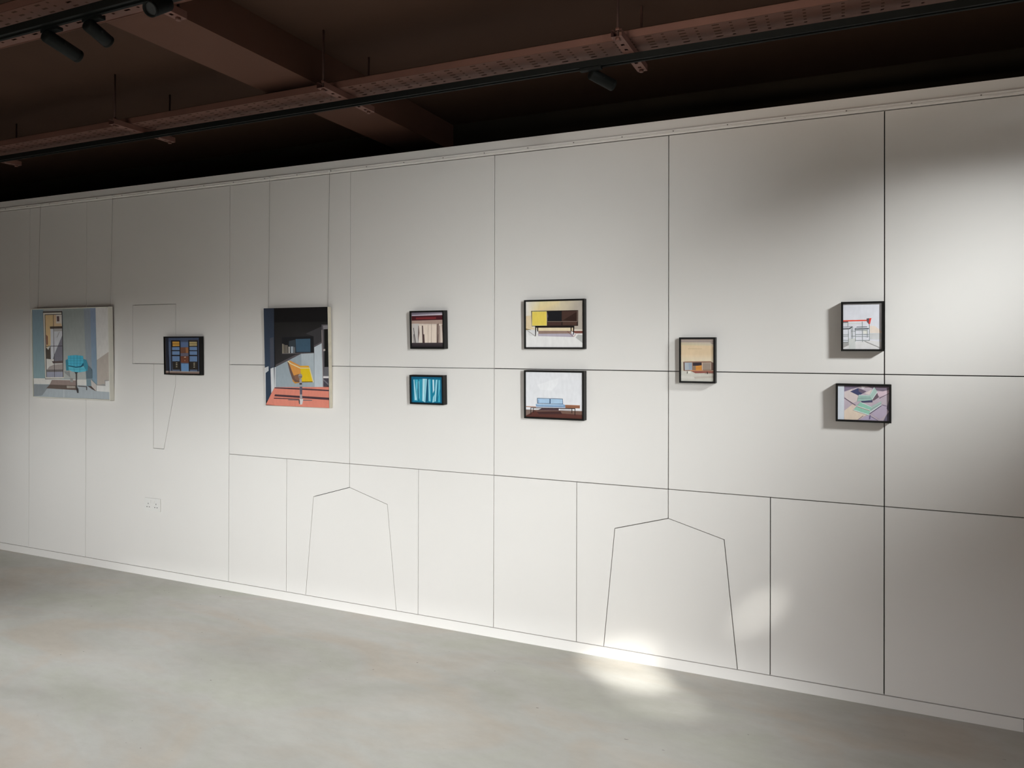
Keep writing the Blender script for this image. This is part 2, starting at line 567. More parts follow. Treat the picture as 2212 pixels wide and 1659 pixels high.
# ------------------------------------------------------------------ paintings
ART = {
 'blue_chair': [[[11,6,996,11,988,987,10,992],[255,356,408]],[[11,6,159,9,164,779,11,783],[304,418,508,304,417,506,332,472,505,332,471,504]],[[164,7,419,10,419,39,163,38],[467,483,487]],[[415,10,716,10,719,779,413,781],[393,437,430,393,437,430,572,597,578,572,597,577]],[[685,10,777,10,776,778,705,780],[355,407,472,355,407,495,389,440,488,389,439,487]],[[768,9,833,9,832,832,772,770],[320,397,564,320,397,565,297,426,542,308,442,562]],[[833,9,996,11,989,477,837,569],[880,859,855,880,859,855,880,851,814,837,809,774]],[[837,569,989,477,990,783,927,785,928,827,835,833],[596,527,472]],[[829,842,936,846,937,794,989,788,989,909,827,906],[880,867,848]],[[831,831,927,831,929,781,990,780,989,788,937,792,936,844,829,842],[458,416,398]],[[11,785,170,782,418,786,702,781,703,847,14,849],[880,854,812]],[[12,849,700,848,825,908,989,909,988,987,10,992],[512,561,598]],[[12,853,229,852,123,976,10,992],[332,363,389]],[[411,857,418,857,415,988,406,989],[674,702,724]],[[155,33,412,35,395,781,167,792],[106,85,81]],[[160,49,401,49,418,778,169,785],[880,831,744]],[[183,69,406,69,409,764,186,770],[802,785,760]],[[185,71,295,72,296,203,251,203,250,409,191,444],[880,648,355]],[[295,70,334,71,335,165,395,166,403,202,296,203],[880,643,407]],[[330,77,398,76,398,170,329,170],[880,799,736]],[[340,91,371,90,372,147,341,148],[190,118,122]],[[254,232,407,229,409,309,296,584,251,585],[821,830,880]],[[291,231,407,229,409,255,292,258],[571,556,551]],[[365,263,374,263,342,325,332,325],[506,492,507]],[[409,297,411,586,265,594,298,512],[281,271,322]],[[246,203,408,201,409,227,247,228],[115,85,73]],[[193,292,217,313,215,406,193,406],[376,188,133]],[[190,436,219,463,249,418,250,568,191,562],[123,101,83]],[[192,569,290,565,288,632,225,649,192,684],[880,854,812]],[[263,589,411,581,411,609,279,614],[174,131,127]],[[227,652,290,627,411,617,409,679,196,687],[505,442,422]],[[192,685,409,678,410,703,194,710],[235,210,206]],[[193,710,410,703,409,764,191,770],[446,451,554]],[[293,70,298,70,298,767,292,767],[59,49,51]],[[189,420,413,417,413,423,188,426],[59,49,51]],[[181,67,408,67,408,73,181,74],[109,89,92]],[[181,69,188,69,190,770,183,770],[80,66,68]],[[407,69,414,70,412,764,405,764],[80,66,68]],[[258,798,574,796,578,850,229,850],[394,301,273]],[[229,850,581,850,596,902,183,894],[182,137,118]],[[727,629,780,673,780,770,703,776,699,699],[171,236,280]],[[761,781,828,836,826,906,767,854],[705,642,613]],[[718,850,765,853,825,906,773,886],[124,91,81]],[[424,697,487,701,499,763,433,719],[403,407,405]],[[499,771,535,771,536,815,500,816],[431,420,402]],[[445,576,473,562,483,634,484,689,450,690],[72,339,462]],[[670,559,711,570,729,629,722,689,689,686,673,630],[84,384,536]],[[474,527,576,518,669,527,674,602,639,642,578,649,480,636],[115,612,838]],[[480,644,577,655,675,642,702,675,701,694,603,707,525,699,483,681],[166,679,863]],[[481,631,578,645,638,637,672,599,677,630,639,651,577,657,481,642],[30,162,267]],[[473,551,670,549,670,552,473,554],[59,388,584]],[[474,581,673,578,673,581,474,584],[58,381,572]],[[477,610,667,607,665,610,477,613],[57,374,561]],[[511,522,516,522,517,637,513,638],[58,381,573]],[[552,520,557,520,556,642,551,642],[58,381,572]],[[593,519,598,519,594,646,589,646],[58,380,572]],[[634,522,638,522,631,639,626,640],[58,381,572]],[[492,672,696,666,696,670,495,676],[88,453,617]],[[551,656,556,656,559,701,553,701],[88,451,615]],[[622,654,627,654,627,702,622,702],[88,451,615]],[[556,705,604,704,586,721,570,722],[68,64,66]],[[572,716,587,715,584,885,572,886],[100,92,91]],[[454,857,564,857,565,879,456,883],[492,433,385]],[[599,852,711,856,710,898,703,898,703,864,599,861],[117,97,94]],[[572,882,600,881,603,931,587,933],[71,62,64]]],
 'shelving': [[[32,31,974,30,972,975,32,977],[122,164,263]],[[32,31,120,31,129,966,32,977],[29,33,51]],[[120,31,974,30,973,135,124,137],[75,103,181]],[[921,80,973,80,970,910,925,910],[77,96,156]],[[228,275,425,275,424,356,227,356],[196,315,547]],[[227,386,423,386,422,477,226,477],[186,298,517]],[[225,516,422,515,420,644,224,645],[174,279,484]],[[707,275,903,276,902,356,706,356],[196,315,546]],[[705,386,902,386,901,477,704,477],[186,298,517]],[[704,515,901,515,899,643,702,643],[174,279,485]],[[467,710,673,709,676,911,470,913],[175,335,598]],[[474,154,658,154,657,275,472,280],[140,208,381]],[[191,97,448,103,446,275,196,280],[24,18,20]],[[230,133,421,133,425,250,234,254],[703,378,76]],[[229,188,423,189,423,202,232,201],[159,77,22]],[[667,91,929,92,929,268,673,270],[61,51,49]],[[698,139,899,140,904,240,699,245],[561,442,212]],[[697,185,901,185,901,198,700,197],[159,119,59]],[[446,285,672,280,676,432,452,437],[212,96,59]],[[593,285,662,283,665,427,597,432],[388,175,82]],[[465,442,665,442,665,510,469,510],[173,157,205]],[[451,513,680,512,684,689,457,685],[200,74,45]],[[548,533,601,530,601,545,548,548],[880,733,542]],[[555,621,582,621,581,634,555,634],[647,403,260]],[[187,356,439,356,439,381,187,381],[22,17,18]],[[186,483,443,482,443,513,185,513],[21,16,17]],[[685,356,913,356,913,376,684,376],[22,17,18]],[[683,477,925,477,924,507,683,507],[21,16,17]],[[218,655,444,647,447,867,234,869],[35,29,25]],[[694,654,925,653,928,859,697,861],[36,29,25]],[[321,688,361,685,361,700,321,703],[830,733,536]],[[321,733,361,731,361,746,321,749],[814,720,526]],[[320,787,360,784,360,799,320,802],[797,704,515]],[[804,686,844,683,844,698,804,701],[830,734,537]],[[804,731,843,729,843,744,804,747],[815,720,527]],[[803,784,843,782,843,797,803,800],[798,705,516]],[[191,102,212,102,212,940,191,940],[20,16,17]],[[429,103,450,103,451,938,430,938],[20,16,17]],[[674,104,695,104,697,937,675,937],[20,16,17]],[[905,105,926,105,927,935,907,935],[20,16,17]],[[33,921,972,920,972,975,32,977],[269,184,153]],[[41,905,972,907,972,922,41,923],[536,456,409]],[[108,483,124,483,140,966,118,966],[19,17,23]]],
 'yellow_chair': [[[0,0,1000,0,1000,1000,0,1000],[10,9,10]],[[173,145,1000,146,902,362,172,605],[18,17,17,18,17,17,39,36,38,36,33,35]],[[661,262,909,192,903,348,784,384,784,291],[57,53,58]],[[0,0,168,2,157,606,-4,608],[41,54,86,41,49,73,50,70,112,50,75,118]],[[92,307,151,295,152,598,89,618],[83,91,121]],[[-6,608,160,606,159,816,97,874,97,947,6,950],[38,58,94]],[[-5,612,61,596,61,642,12,665,6,998,0,1000],[689,698,716]],[[93,619,145,606,152,816,97,873],[742,751,771]],[[93,871,144,877,147,916,101,947,87,946],[80,75,88]],[[586,465,781,458,783,801,164,811],[522,585,632,524,588,635,409,472,518,333,395,440]],[[173,603,586,465,595,804,166,810],[379,442,493]],[[787,399,903,359,909,799,783,801],[599,657,709]],[[160,606,176,602,171,808,155,813],[734,734,754]],[[176,598,586,465,495,475,176,581],[118,100,111]],[[784,395,903,359,903,344,784,384],[140,119,132]],[[287,300,777,288,781,456,286,465],[15,15,18]],[[398,337,501,322,503,448,393,449],[46,58,70]],[[503,317,732,313,731,446,509,448],[62,118,178]],[[291,365,307,365,306,464,288,464],[345,299,238]],[[311,371,327,371,327,464,308,464],[198,173,131]],[[332,376,378,379,378,463,330,464],[181,157,134]],[[390,394,409,394,407,461,390,461],[688,644,589]],[[425,392,464,392,462,459,426,459],[406,462,516]],[[471,397,492,397,491,457,469,459],[188,188,198]],[[287,461,781,452,781,458,286,467],[184,164,172]],[[907,174,1000,172,1001,782,909,793,909,248],[120,107,119]],[[928,185,1000,182,1001,217,933,221],[268,252,270]],[[945,221,1003,220,999,593,940,594],[10,9,9]],[[938,596,1001,594,1002,681,927,684],[156,149,164]],[[921,685,1001,684,1002,704,919,705],[775,731,741]],[[914,709,1001,707,1001,781,909,785],[73,64,82]],[[920,713,995,757,995,775,916,727],[198,182,208]],[[907,227,916,226,920,793,909,798],[370,322,327]],[[927,418,955,415,957,433,928,438],[585,506,485]],[[157,810,1001,791,1000,1000,4,998,104,871],[809,273,199]],[[154,811,639,813,1001,820,1000,833,156,822],[94,50,65]],[[159,883,1000,897,1001,920,147,903],[80,42,52]],[[142,918,545,919,544,927,140,929],[138,58,61]],[[4,990,172,994,6,999],[326,127,105]],[[368,544,398,551,469,685,560,669,580,752,483,752,439,716,405,650],[183,105,83]],[[437,719,483,751,580,753,485,767,449,746],[717,329,63]],[[380,540,412,534,572,586,575,612,573,670,465,687],[820,359,89]],[[463,687,543,669,577,676,574,749,484,721],[275,136,84]],[[572,586,699,584,717,608,573,612],[880,450,43]],[[573,610,714,608,760,745,585,749],[880,604,18]],[[591,744,761,739,760,748,591,753],[268,163,15]],[[369,544,384,535,425,561,575,605,721,603,774,742,762,753,710,611,568,613,409,567],[880,763,467]],[[601,690,596,702,584,712,568,715,551,712,540,704,536,691,541,679,553,669,570,666,586,669,597,678],[399,351,329]],[[538,691,599,690,593,705,544,707],[229,195,188]],[[555,720,589,719,593,924,556,925],[428,398,419]],[[553,759,591,759,591,775,554,776],[68,60,71]],[[558,797,595,796,593,874,558,875],[126,111,152]],[[373,929,745,926,744,935,372,938],[208,154,158]],[[554,920,608,920,590,975,556,978],[752,711,706]],[[535,933,555,932,556,976,540,968],[82,61,64]]],
 'pale_curtain': [[[44,29,985,28,990,977,39,970],[774,652,572]],[[44,29,985,28,989,112,44,134],[151,127,167,219,184,234,342,301,369,248,215,269]],[[45,104,989,80,988,116,44,136],[402,356,432,660,587,674,657,584,671,575,509,604]],[[44,134,988,120,987,247,45,255],[73,10,16]],[[170,177,760,167,759,219,169,222],[219,29,33]],[[45,255,989,243,988,352,44,338],[471,337,284]],[[59,334,260,336,244,851,51,850],[647,607,589]],[[386,374,776,377,762,854,424,852],[880,743,639]],[[259,388,343,389,350,852,244,851],[880,766,680]],[[85,444,100,444,162,851,141,851],[31,20,21]],[[89,614,106,614,115,851,98,851],[65,44,43]],[[238,388,254,388,268,577,217,851],[156,103,90]],[[343,389,375,389,388,852,352,852],[105,60,56]],[[379,616,410,616,418,852,382,852],[78,44,43]],[[519,371,527,371,517,852,507,852],[380,265,207]],[[620,297,631,297,619,853,606,853],[444,327,257]],[[776,354,840,336,825,854,762,854],[235,158,136]],[[807,618,823,618,808,854,783,854],[88,55,53]],[[849,393,870,393,867,854,842,854],[282,195,171]],[[918,374,986,356,981,855,956,855],[392,285,246]],[[43,841,990,838,990,977,39,970],[64,47,53,64,47,53,20,15,19,20,15,19]]],
 'teal_curtain': [[[42,45,982,39,979,976,33,974],[4,112,211]],[[100,136,905,122,896,915,89,916],[8,233,371]],[[234,136,264,136,274,883,231,883],[4,140,253]],[[110,161,134,161,193,859,134,877],[438,758,880]],[[164,161,242,161,225,459,179,559],[72,464,626]],[[196,235,214,235,214,884,188,884],[218,615,763]],[[263,161,362,136,343,882,262,863],[29,335,492]],[[262,210,279,210,281,783,267,833],[356,733,853]],[[380,123,512,123,449,935,360,886],[366,740,862]],[[401,136,439,136,403,906,382,881],[532,792,880]],[[461,136,473,136,428,918,420,918],[71,365,504]],[[510,123,550,123,540,879,462,917],[5,91,174]],[[550,135,614,135,608,907,545,878],[142,534,701]],[[549,160,562,160,596,878,579,890],[491,775,880]],[[673,147,723,147,724,504,679,616],[520,776,880]],[[684,740,733,640,706,916,659,931],[347,715,824]],[[772,147,825,147,766,880,719,906],[189,596,741]],[[776,159,791,159,753,875,736,888],[585,809,880]],[[827,147,844,147,808,887,778,900],[5,117,219]],[[846,159,900,159,894,454,832,750],[126,500,653]],[[836,775,892,528,884,903,833,911],[52,413,575]],[[974,49,984,49,979,976,969,976],[712,790,844]],[[46,45,978,39,978,51,46,57],[228,439,539]]],
 'yellow_sideboard': [[[26,31,986,29,983,971,23,970],[853,791,676]],[[26,31,267,30,222,223,28,326],[880,844,796,880,767,498,880,726,394,880,835,770]],[[267,30,589,30,615,228,222,223],[880,758,446,880,727,443,644,562,438,880,693,371]],[[589,30,986,29,984,614,590,610],[804,692,480,498,440,389,534,469,413,622,529,401]],[[28,326,119,315,120,532,180,605,26,583],[838,668,434]],[[26,582,127,610,26,613],[287,198,65]],[[26,613,985,635,983,971,23,970],[880,863,852]],[[26,614,183,618,182,737,90,736],[795,787,792]],[[201,569,817,573,817,637,233,631],[880,734,501]],[[831,608,984,614,985,635,830,633],[880,802,678]],[[236,631,784,637,783,691,236,691],[325,220,179]],[[783,637,984,639,984,689,850,688],[230,87,67]],[[225,691,837,692,802,760,235,739],[499,449,529]],[[853,771,891,709,984,726,984,891],[549,544,531]],[[117,225,896,226,894,538,124,538],[32,16,13]],[[130,236,379,238,381,527,129,527],[880,759,326]],[[137,244,373,245,375,520,137,520],[880,676,123]],[[381,265,391,265,390,434,381,434],[216,157,161]],[[391,236,627,238,625,442,390,439],[10,10,13]],[[391,303,401,303,403,363,390,362],[95,84,125]],[[630,241,877,238,875,446,630,443],[71,35,27]],[[877,257,875,446,649,423],[35,15,11]],[[390,441,881,447,881,456,389,450],[314,227,184]],[[879,238,885,238,883,455,877,455],[319,222,180]],[[395,460,619,461,619,524,394,524],[69,32,27]],[[643,460,873,460,873,524,643,522],[88,43,32]],[[181,534,836,539,832,573,184,568],[12,7,6]],[[183,534,203,535,196,738,184,738],[12,7,6]],[[216,565,235,566,234,645,218,645],[12,7,6]],[[772,572,790,573,787,651,774,651],[12,7,6]],[[812,556,835,557,828,702,816,702],[12,7,6]],[[713,645,723,645,825,757,818,760],[213,67,46]],[[856,696,861,700,826,758,821,753],[398,104,60]],[[46,625,56,623,191,738,185,747],[345,301,261]]],
 'blue_sofa': [[[19,25,990,19,982,974,16,975],[804,804,837]],[[21,30,989,22,989,38,21,47],[744,753,792]],[[225,299,580,149,579,252,466,409,268,400],[854,854,880]],[[16,819,982,807,982,974,16,975],[115,52,41]],[[16,824,167,821,105,896,16,945],[233,162,136]],[[167,821,980,810,981,881,222,859],[189,106,81]],[[108,887,180,849,973,894,980,970,16,973,16,949],[105,34,26]],[[208,852,609,826,643,887,250,906],[59,23,22]],[[251,784,583,777,583,815,222,830],[83,46,54]],[[162,789,294,782,244,813,162,821],[748,748,770]],[[603,777,791,779,790,813,602,811],[574,561,592]],[[31,749,202,751,201,768,28,767],[428,213,135]],[[688,694,931,693,929,756,693,757],[297,128,71]],[[688,692,931,691,931,700,689,700],[490,246,157]],[[218,572,435,572,438,577,445,570,650,571,655,680,220,686],[50,94,178]],[[228,583,429,581,428,673,230,677],[412,578,776]],[[229,616,252,611,252,675,231,676],[290,433,629]],[[447,581,644,582,647,672,447,678],[412,578,760]],[[197,696,653,680,688,697,689,746,202,751],[214,345,529]],[[210,699,646,686,673,711,214,724],[376,534,730]],[[201,753,689,748,689,760,201,766],[675,675,774]],[[105,772,853,754,853,771,105,786],[17,8,8]],[[107,774,118,774,117,912,106,930],[17,8,8]],[[150,778,161,777,160,877,151,878],[17,8,8]],[[795,765,807,765,806,859,795,859],[17,8,8]],[[846,763,857,762,856,900,844,901],[17,8,8]]],
 'low_cabinet': [[[44,36,964,36,953,967,41,975],[787,600,398]],[[44,36,964,36,964,95,44,97],[461,374,331]],[[46,92,962,94,961,105,46,104],[252,203,203]],[[43,107,964,109,963,187,43,173],[598,490,369,613,531,481,737,615,439,688,586,367]],[[857,111,942,115,942,153,878,136],[409,333,303]],[[240,241,630,244,630,256,240,258],[668,498,310]],[[44,380,960,373,958,542,43,552],[812,621,420,795,606,408,819,724,561,784,691,505]],[[43,543,118,542,116,739,42,740],[664,594,475]],[[42,739,956,738,953,967,41,975],[654,629,563]],[[41,834,624,885,344,915,41,903],[731,698,636]],[[409,863,952,829,952,879,430,905],[579,528,467]],[[89,539,865,520,960,558,943,570,873,545,118,553],[280,160,121]],[[140,523,863,511,895,524,129,535],[631,462,330]],[[116,542,884,535,888,727,119,738],[298,166,120]],[[884,539,955,566,953,713,888,725],[209,127,103]],[[115,551,142,552,145,722,121,729],[114,55,40]],[[148,556,357,552,361,715,152,722],[453,497,543]],[[259,567,352,562,356,702,269,708],[338,397,488]],[[379,553,622,547,621,614,381,622],[41,30,39]],[[381,623,456,629,456,714,383,715],[297,203,138]],[[456,626,621,609,626,715,460,719],[678,290,61]],[[462,671,622,665,622,670,462,676],[452,166,34]],[[625,551,647,551,653,715,632,715],[729,510,371]],[[646,554,878,548,878,705,653,708],[349,276,227]],[[653,556,877,550,877,557,653,562],[607,493,402]],[[871,552,880,552,879,705,869,705],[604,490,400]],[[302,720,636,717,690,731,302,738],[660,289,137]],[[323,740,945,733,950,772,453,786],[295,93,73]],[[689,772,951,772,951,792,710,789],[367,269,221]],[[216,745,229,745,228,796,215,796],[27,21,19]],[[236,743,315,743,314,784,236,787],[868,831,756]],[[762,747,788,747,791,799,774,800],[32,23,21]]],
 'red_stools': [[[50,34,960,33,955,968,41,966],[813,813,880]],[[679,490,786,494,966,599,963,636,682,636],[880,757,669]],[[682,645,961,637,958,766,684,762],[588,596,594,698,698,699,744,744,746,694,694,703]],[[43,816,342,811,674,784,959,812,955,968,41,966],[793,776,778]],[[44,823,188,822,185,880,43,935],[422,409,405]],[[183,744,341,744,344,964,186,965],[692,708,692]],[[524,574,622,574,623,650,526,650],[880,862,794]],[[54,423,504,423,505,447,55,447],[754,763,756]],[[52,373,609,368,609,393,52,398],[880,88,50]],[[663,340,717,333,680,460,645,448],[845,70,53]],[[602,343,666,336,653,453,613,410],[147,104,127]],[[52,398,170,398,171,420,52,422],[160,143,157]],[[326,543,654,537,655,557,326,563],[83,104,120]],[[368,507,615,504,615,517,369,521],[139,159,182]],[[52,538,196,535,255,504,282,507,204,556,50,560],[74,86,95]],[[52,508,278,501,278,509,52,516],[109,127,140]],[[161,423,169,423,170,494,162,494],[295,347,342]],[[175,558,182,558,186,815,178,815],[292,344,339]],[[245,528,253,528,256,752,248,752],[292,344,339]],[[274,507,282,507,286,744,278,744],[293,345,339]],[[338,561,346,561,349,803,342,803],[292,344,339]],[[353,524,361,524,361,558,354,558],[294,346,341]],[[500,403,508,403,515,817,507,817],[293,345,340]],[[618,561,626,561,629,726,621,726],[292,344,339]],[[667,465,675,465,680,786,673,786],[293,345,339]],[[49,662,180,661,180,668,50,668],[292,344,339]],[[50,694,180,693,180,700,50,701],[292,344,338]],[[49,775,181,775,182,781,49,782],[291,342,337]],[[49,813,182,812,182,819,49,819],[290,342,337]],[[250,592,342,592,342,598,250,599],[293,345,340]],[[251,693,344,693,344,700,251,700],[292,344,338]],[[343,659,674,658,674,665,343,666],[292,344,339]],[[344,700,675,699,675,705,344,706],[292,343,338]],[[345,777,676,776,676,783,345,784],[291,342,337]],[[342,575,622,574,622,581,342,582],[293,345,340]],[[567,790,954,935,954,945,567,800],[485,472,475]]],
 'green_loungers': [[[41,45,964,50,965,952,39,959],[603,504,577]],[[155,46,482,45,258,158,155,205],[259,214,309]],[[556,45,964,50,962,134,849,181,748,163],[240,189,253]],[[161,223,288,141,423,301,393,457,295,516,162,360],[773,667,659]],[[472,59,545,68,503,128,468,107],[880,833,877]],[[527,243,645,141,674,172,616,283],[831,722,706]],[[157,716,321,526,557,805,408,942,157,955],[880,726,595]],[[318,537,393,611,333,702,288,594],[829,664,596]],[[438,949,605,803,771,942],[532,458,627]],[[646,774,850,523,952,540,909,781,793,919],[560,471,606]],[[748,202,962,152,962,238,821,351,762,288],[744,578,658]],[[963,378,915,618,964,717],[171,142,206]],[[863,950,909,803,964,691,965,952],[164,142,207]],[[264,202,411,109,560,187,423,306],[64,72,169]],[[411,113,560,187,497,250,423,203],[176,133,193]],[[158,365,366,555,359,573,158,382],[161,114,169]],[[784,353,962,220,962,233,792,370],[156,110,164]],[[836,524,964,572,964,585,836,539],[187,141,205]],[[498,826,400,942,411,942,507,834],[198,150,217]],[[646,840,771,942,761,943,640,849],[198,150,218]],[[657,406,751,228,780,335,692,426],[180,124,158]],[[468,444,663,414,669,471,468,488],[71,76,154]],[[420,291,619,290,654,417,390,461],[405,589,541]],[[616,285,698,74,753,195,654,406],[475,641,591]],[[420,284,619,285,619,298,420,297],[801,872,880]],[[696,69,705,73,625,289,616,285],[782,873,880]],[[401,373,638,354,638,367,401,386],[241,357,340]],[[657,397,750,185,758,197,663,410],[801,872,880]],[[324,685,453,472,658,598,602,803],[349,668,535]],[[324,676,602,794,599,816,324,698],[802,871,880]],[[390,571,625,674,622,692,387,589],[824,880,867]],[[389,589,622,690,621,701,387,600],[425,144,137]],[[453,467,658,594,655,607,450,480],[801,872,880]],[[613,743,660,563,827,433,818,529],[473,610,575]],[[616,732,816,521,824,538,622,753],[818,872,880]],[[634,660,824,486,824,499,631,676],[250,358,340]],[[622,753,824,542,827,564,625,779],[144,124,200]],[[617,815,636,814,626,911,612,912],[135,118,250]],[[41,45,155,46,154,955,39,959],[755,803,880]]],
}



def art_mesh(polys, w, h, y):
    """the painted picture: each painted shape is a face of its own colour, lying thinly over the one before"""
    verts, faces, cols_ = [], [], []
    layer = 0.00005
    for k, (pts, cs) in enumerate(polys):
        n = len(pts) // 2
        base_i = len(verts)
        P = [(min(max(pts[2 * i] / 1000.0, 0.0), 1.0), min(max(pts[2 * i + 1] / 1000.0, 0.0), 1.0)) for i in range(n)]
        area = sum(P[i][0] * P[(i + 1) % n][1] - P[(i + 1) % n][0] * P[i][1] for i in range(n))
        C = [tuple(v / 1000.0 for v in (cs[3 * i:3 * i + 3] if len(cs) > 3 else cs)) for i in range(n)]
        if area > 0:
            P, C = P[::-1], C[::-1]
        for (u, v) in P:
            verts.append(((u - 0.5) * w, y - layer * k, (0.5 - v) * h))
        tris = tessellate_polygon([[Vector((u, v, 0)) for u, v in P]])
        for t in tris:
            faces.append(tuple(base_i + i for i in t))
            cols_.append([C[i] for i in t])
    m = bpy.data.meshes.new('picture')
    m.from_pydata(verts, [], faces)
    at = m.attributes.new('paint', 'FLOAT_COLOR', 'CORNER')
    li = 0
    for f, cc in zip(m.polygons, cols_):
        for c in cc:
            at.data[li].color = c + (1.0,)
            li += 1
    # every painted shape faces the room
    bm = bmesh.new()
    bm.from_mesh(m)
    flip = [f for f in bm.faces if f.normal.y > 0]
    bmesh.ops.reverse_faces(bm, faces=flip)
    bm.to_mesh(m)
    bm.free()
    m.materials.append(M_PAINT)
    return m


def frame_mesh(w, h, rim, depth, lip):
    """moulded box frame, mitred at the corners: outer side, front rim, inner rebate"""
    v, f = [], []
    prof = [(0.0, 0.0), (0.0, -depth + 0.0008), (0.0008, -depth), (rim - 0.0008, -depth), (rim, -depth + 0.0008), (rim, -depth + lip), (rim, 0.0)]
    n = len(prof)
    for (sx, sz) in ((-1, -1), (1, -1), (1, 1), (-1, 1)):
        for i, y in prof:
            v.append((sx * (w / 2 - i), y, sz * (h / 2 - i)))
    for c in range(4):
        d = (c + 1) % 4
        for k in range(n):
            j = (k + 1) % n
            f.append((c * n + k, c * n + j, d * n + j, d * n + k))
    return from_data('frame', v, f)


def painting(name, key, x0, x1, z1, z0, depth, lean, style, label, wires=()):
    w, h = x1 - x0, z1 - z0
    tilt = math.asin(lean / h)
    root = empty(name, ((x0 + x1) / 2, WY - 0.001, EYE + z0))
    root.rotation_euler = (tilt, 0, 0)
    tag(root, label, 'painting', 'paintings hung on the panelled wall')
    up = Matrix.Translation((0, 0, h / 2))

    def part(n, mesh, mat):
        mesh.transform(up)
        return obj(n, mesh, mat, root)
    if style == 'canvas':
        part('stretched_canvas', box_mesh('stretched_canvas', [(-w / 2, w / 2, -depth, 0, -h / 2, h / 2)], 0.0012), M_CANVAS)
        part('picture', art_mesh(ART[key], w - 0.001, h - 0.001, -depth - 0.0003), None)
    else:
        rim = 0.0065 if style == 'cream' else 0.0085
        fr = M_CREAM if style == 'cream' else M_FRAME
        part('frame', frame_mesh(w, h, rim, depth, 0.004), fr)
        part('backing_board', box_mesh('backing_board', [(-w / 2 + rim - 0.0005, w / 2 - rim + 0.0005, -depth + 0.0075, -0.002, -h / 2 + rim - 0.0005, h / 2 - rim + 0.0005)]), M_BACK)
        m = art_mesh(ART[key], w, h, -depth + 0.0072)
        # the picture ends inside the rebate of the frame
        for vtx in m.vertices:
            vtx.co.x = max(-w / 2 + rim - 0.0004, min(w / 2 - rim + 0.0004, vtx.co.x))
            vtx.co.z = max(-h / 2 + rim - 0.0004, min(h / 2 - rim + 0.0004, vtx.co.z))
        part('picture', m, None)
    for (hx, bx) in wires:
        a = Vector((hx, WY - 0.013, EYE + 1.033))
        b = Vector((bx, WY - 0.006 - lean * 0.3, EYE + z1 - 0.01))
        wo = obj('hanging_wire', lathe_mesh('hanging_wire', a, b, [(0, 0.0008), (1, 0.0008)], 6), M_WIRE)
        hk = obj('rail_hook', box_mesh('rail_hook', [(hx - 0.006, hx + 0.006, WY - 0.020, WY - 0.0115, EYE + 1.030, EYE + 1.044)], 0.002), M_PLASTIC)
        bpy.context.view_layer.update()
        inv = root.matrix_world.inverted()
        wo.data.transform(inv)
        hk.data.transform(inv)
        wo.parent = root
        hk.parent = wo
    return root


painting('framed_painting', 'blue_chair', -5.464, -4.640, 0.276, -0.371, 0.033, 0.017, 'cream',
         'large square painting in cream frame of a blue armchair beside a tall mirror',
         [(-5.415, -5.441), (-4.650, -4.673)])
painting('framed_painting', 'shelving', -4.130, -3.806, 0.068, -0.182, 0.031, 0.006, 'black',
         'small black-framed painting of dark shelving units against blue wall')
painting('canvas_painting', 'yellow_chair', -3.266, -2.784, 0.2375, -0.356, 0.030, 0.020, 'canvas',
         'unframed tall canvas of a yellow swivel chair on a terracotta floor',
         [(-3.256, -3.263), (-2.803, -2.813)])
painting('framed_painting', 'pale_curtain', -2.226, -2.009, 0.203, -0.0065, 0.041, 0.009, 'black',
         'small black-framed painting of pale curtains under a dark red pelmet')
painting('framed_painting', 'teal_curtain', -2.227, -2.013, -0.151, -0.3115, 0.042, 0.006, 'black',
         'small black-framed painting of streaky teal curtains')
painting('framed_painting', 'yellow_sideboard', -1.541, -1.213, 0.2465, -0.0055, 0.034, 0.005, 'black',
         'black-framed painting of a dark sideboard with one yellow door')
painting('framed_painting', 'blue_sofa', -1.537, -1.212, -0.1155, -0.3635, 0.043, 0.003, 'black',
         'black-framed painting of a pale blue sofa on a wooden bench base')
painting('framed_painting', 'low_cabinet', -0.740, -0.5725, 0.051, -0.1635, 0.040, 0.003, 'black',
         'small upright black-framed painting of a low cabinet against a tan wall')
painting('framed_painting', 'red_stools', -0.039, 0.128, 0.2025, -0.011, 0.038, 0.002, 'black',
         'black-framed painting of thin bar stools with a red backrest')
painting('framed_painting', 'green_loungers', -0.060, 0.157, -0.1525, -0.3165, 0.038, 0.002, 'black',
         'black-framed painting of two mint green garden chairs on paving')

# ------------------------------------------------------------------ cable trays, hangers, lighting tracks, spotlights
TZ = EYE + 1.30 * K
TRAY_W, FL_H, PER = 0.205, 0.031, 0.1244
TRACK_H = 0.026
TB = TZ - 0.028 - TRACK_H         # underside of the lighting tracks


def tray_plate(x0, x1):
    """perforated base plate with real holes: columns of long slots between columns of short ones, a raised step near the far edge"""
    slots = [0.016, 0.043, 0.070, 0.097, 0.124, 0.172]                  # slot centres across the tray
    ys = [0.0]
    for s in slots:
        ys += [s - 0.0045, s + 0.0045]
    ys += [0.143, 0.149, TRAY_W]
    ys = sorted(ys)
    xs, kinds = [x0], []
    x = x0
    while x < x1 - PER:
        for edge_x, kd in ((0.0205, None), (0.0465, 'long'), (0.082, None), (0.0925, 'short'), (PER, None)):
            xs.append(x + edge_x)
            kinds.append(kd)
        x += PER

    def zz(y):
        return 0.003 if y >= 0.146 else 0.0
    verts = [(a, b, zz(b)) for a in xs for b in ys]
    ny = len(ys)
    faces = []
    for i, kd in enumerate(kinds):
        for j in range(ny - 1):
            mid = (ys[j] + ys[j + 1]) / 2
            hole = kd and any(abs(mid - s) < 0.003 for s in slots)
            if hole:
                continue
            faces.append((i * ny + j, i * ny + j + 1, (i + 1) * ny + j + 1, (i + 1) * ny + j))
    m = bpy.data.meshes.new('base_plate')
    m.from_pydata(verts, [], faces)
    return m


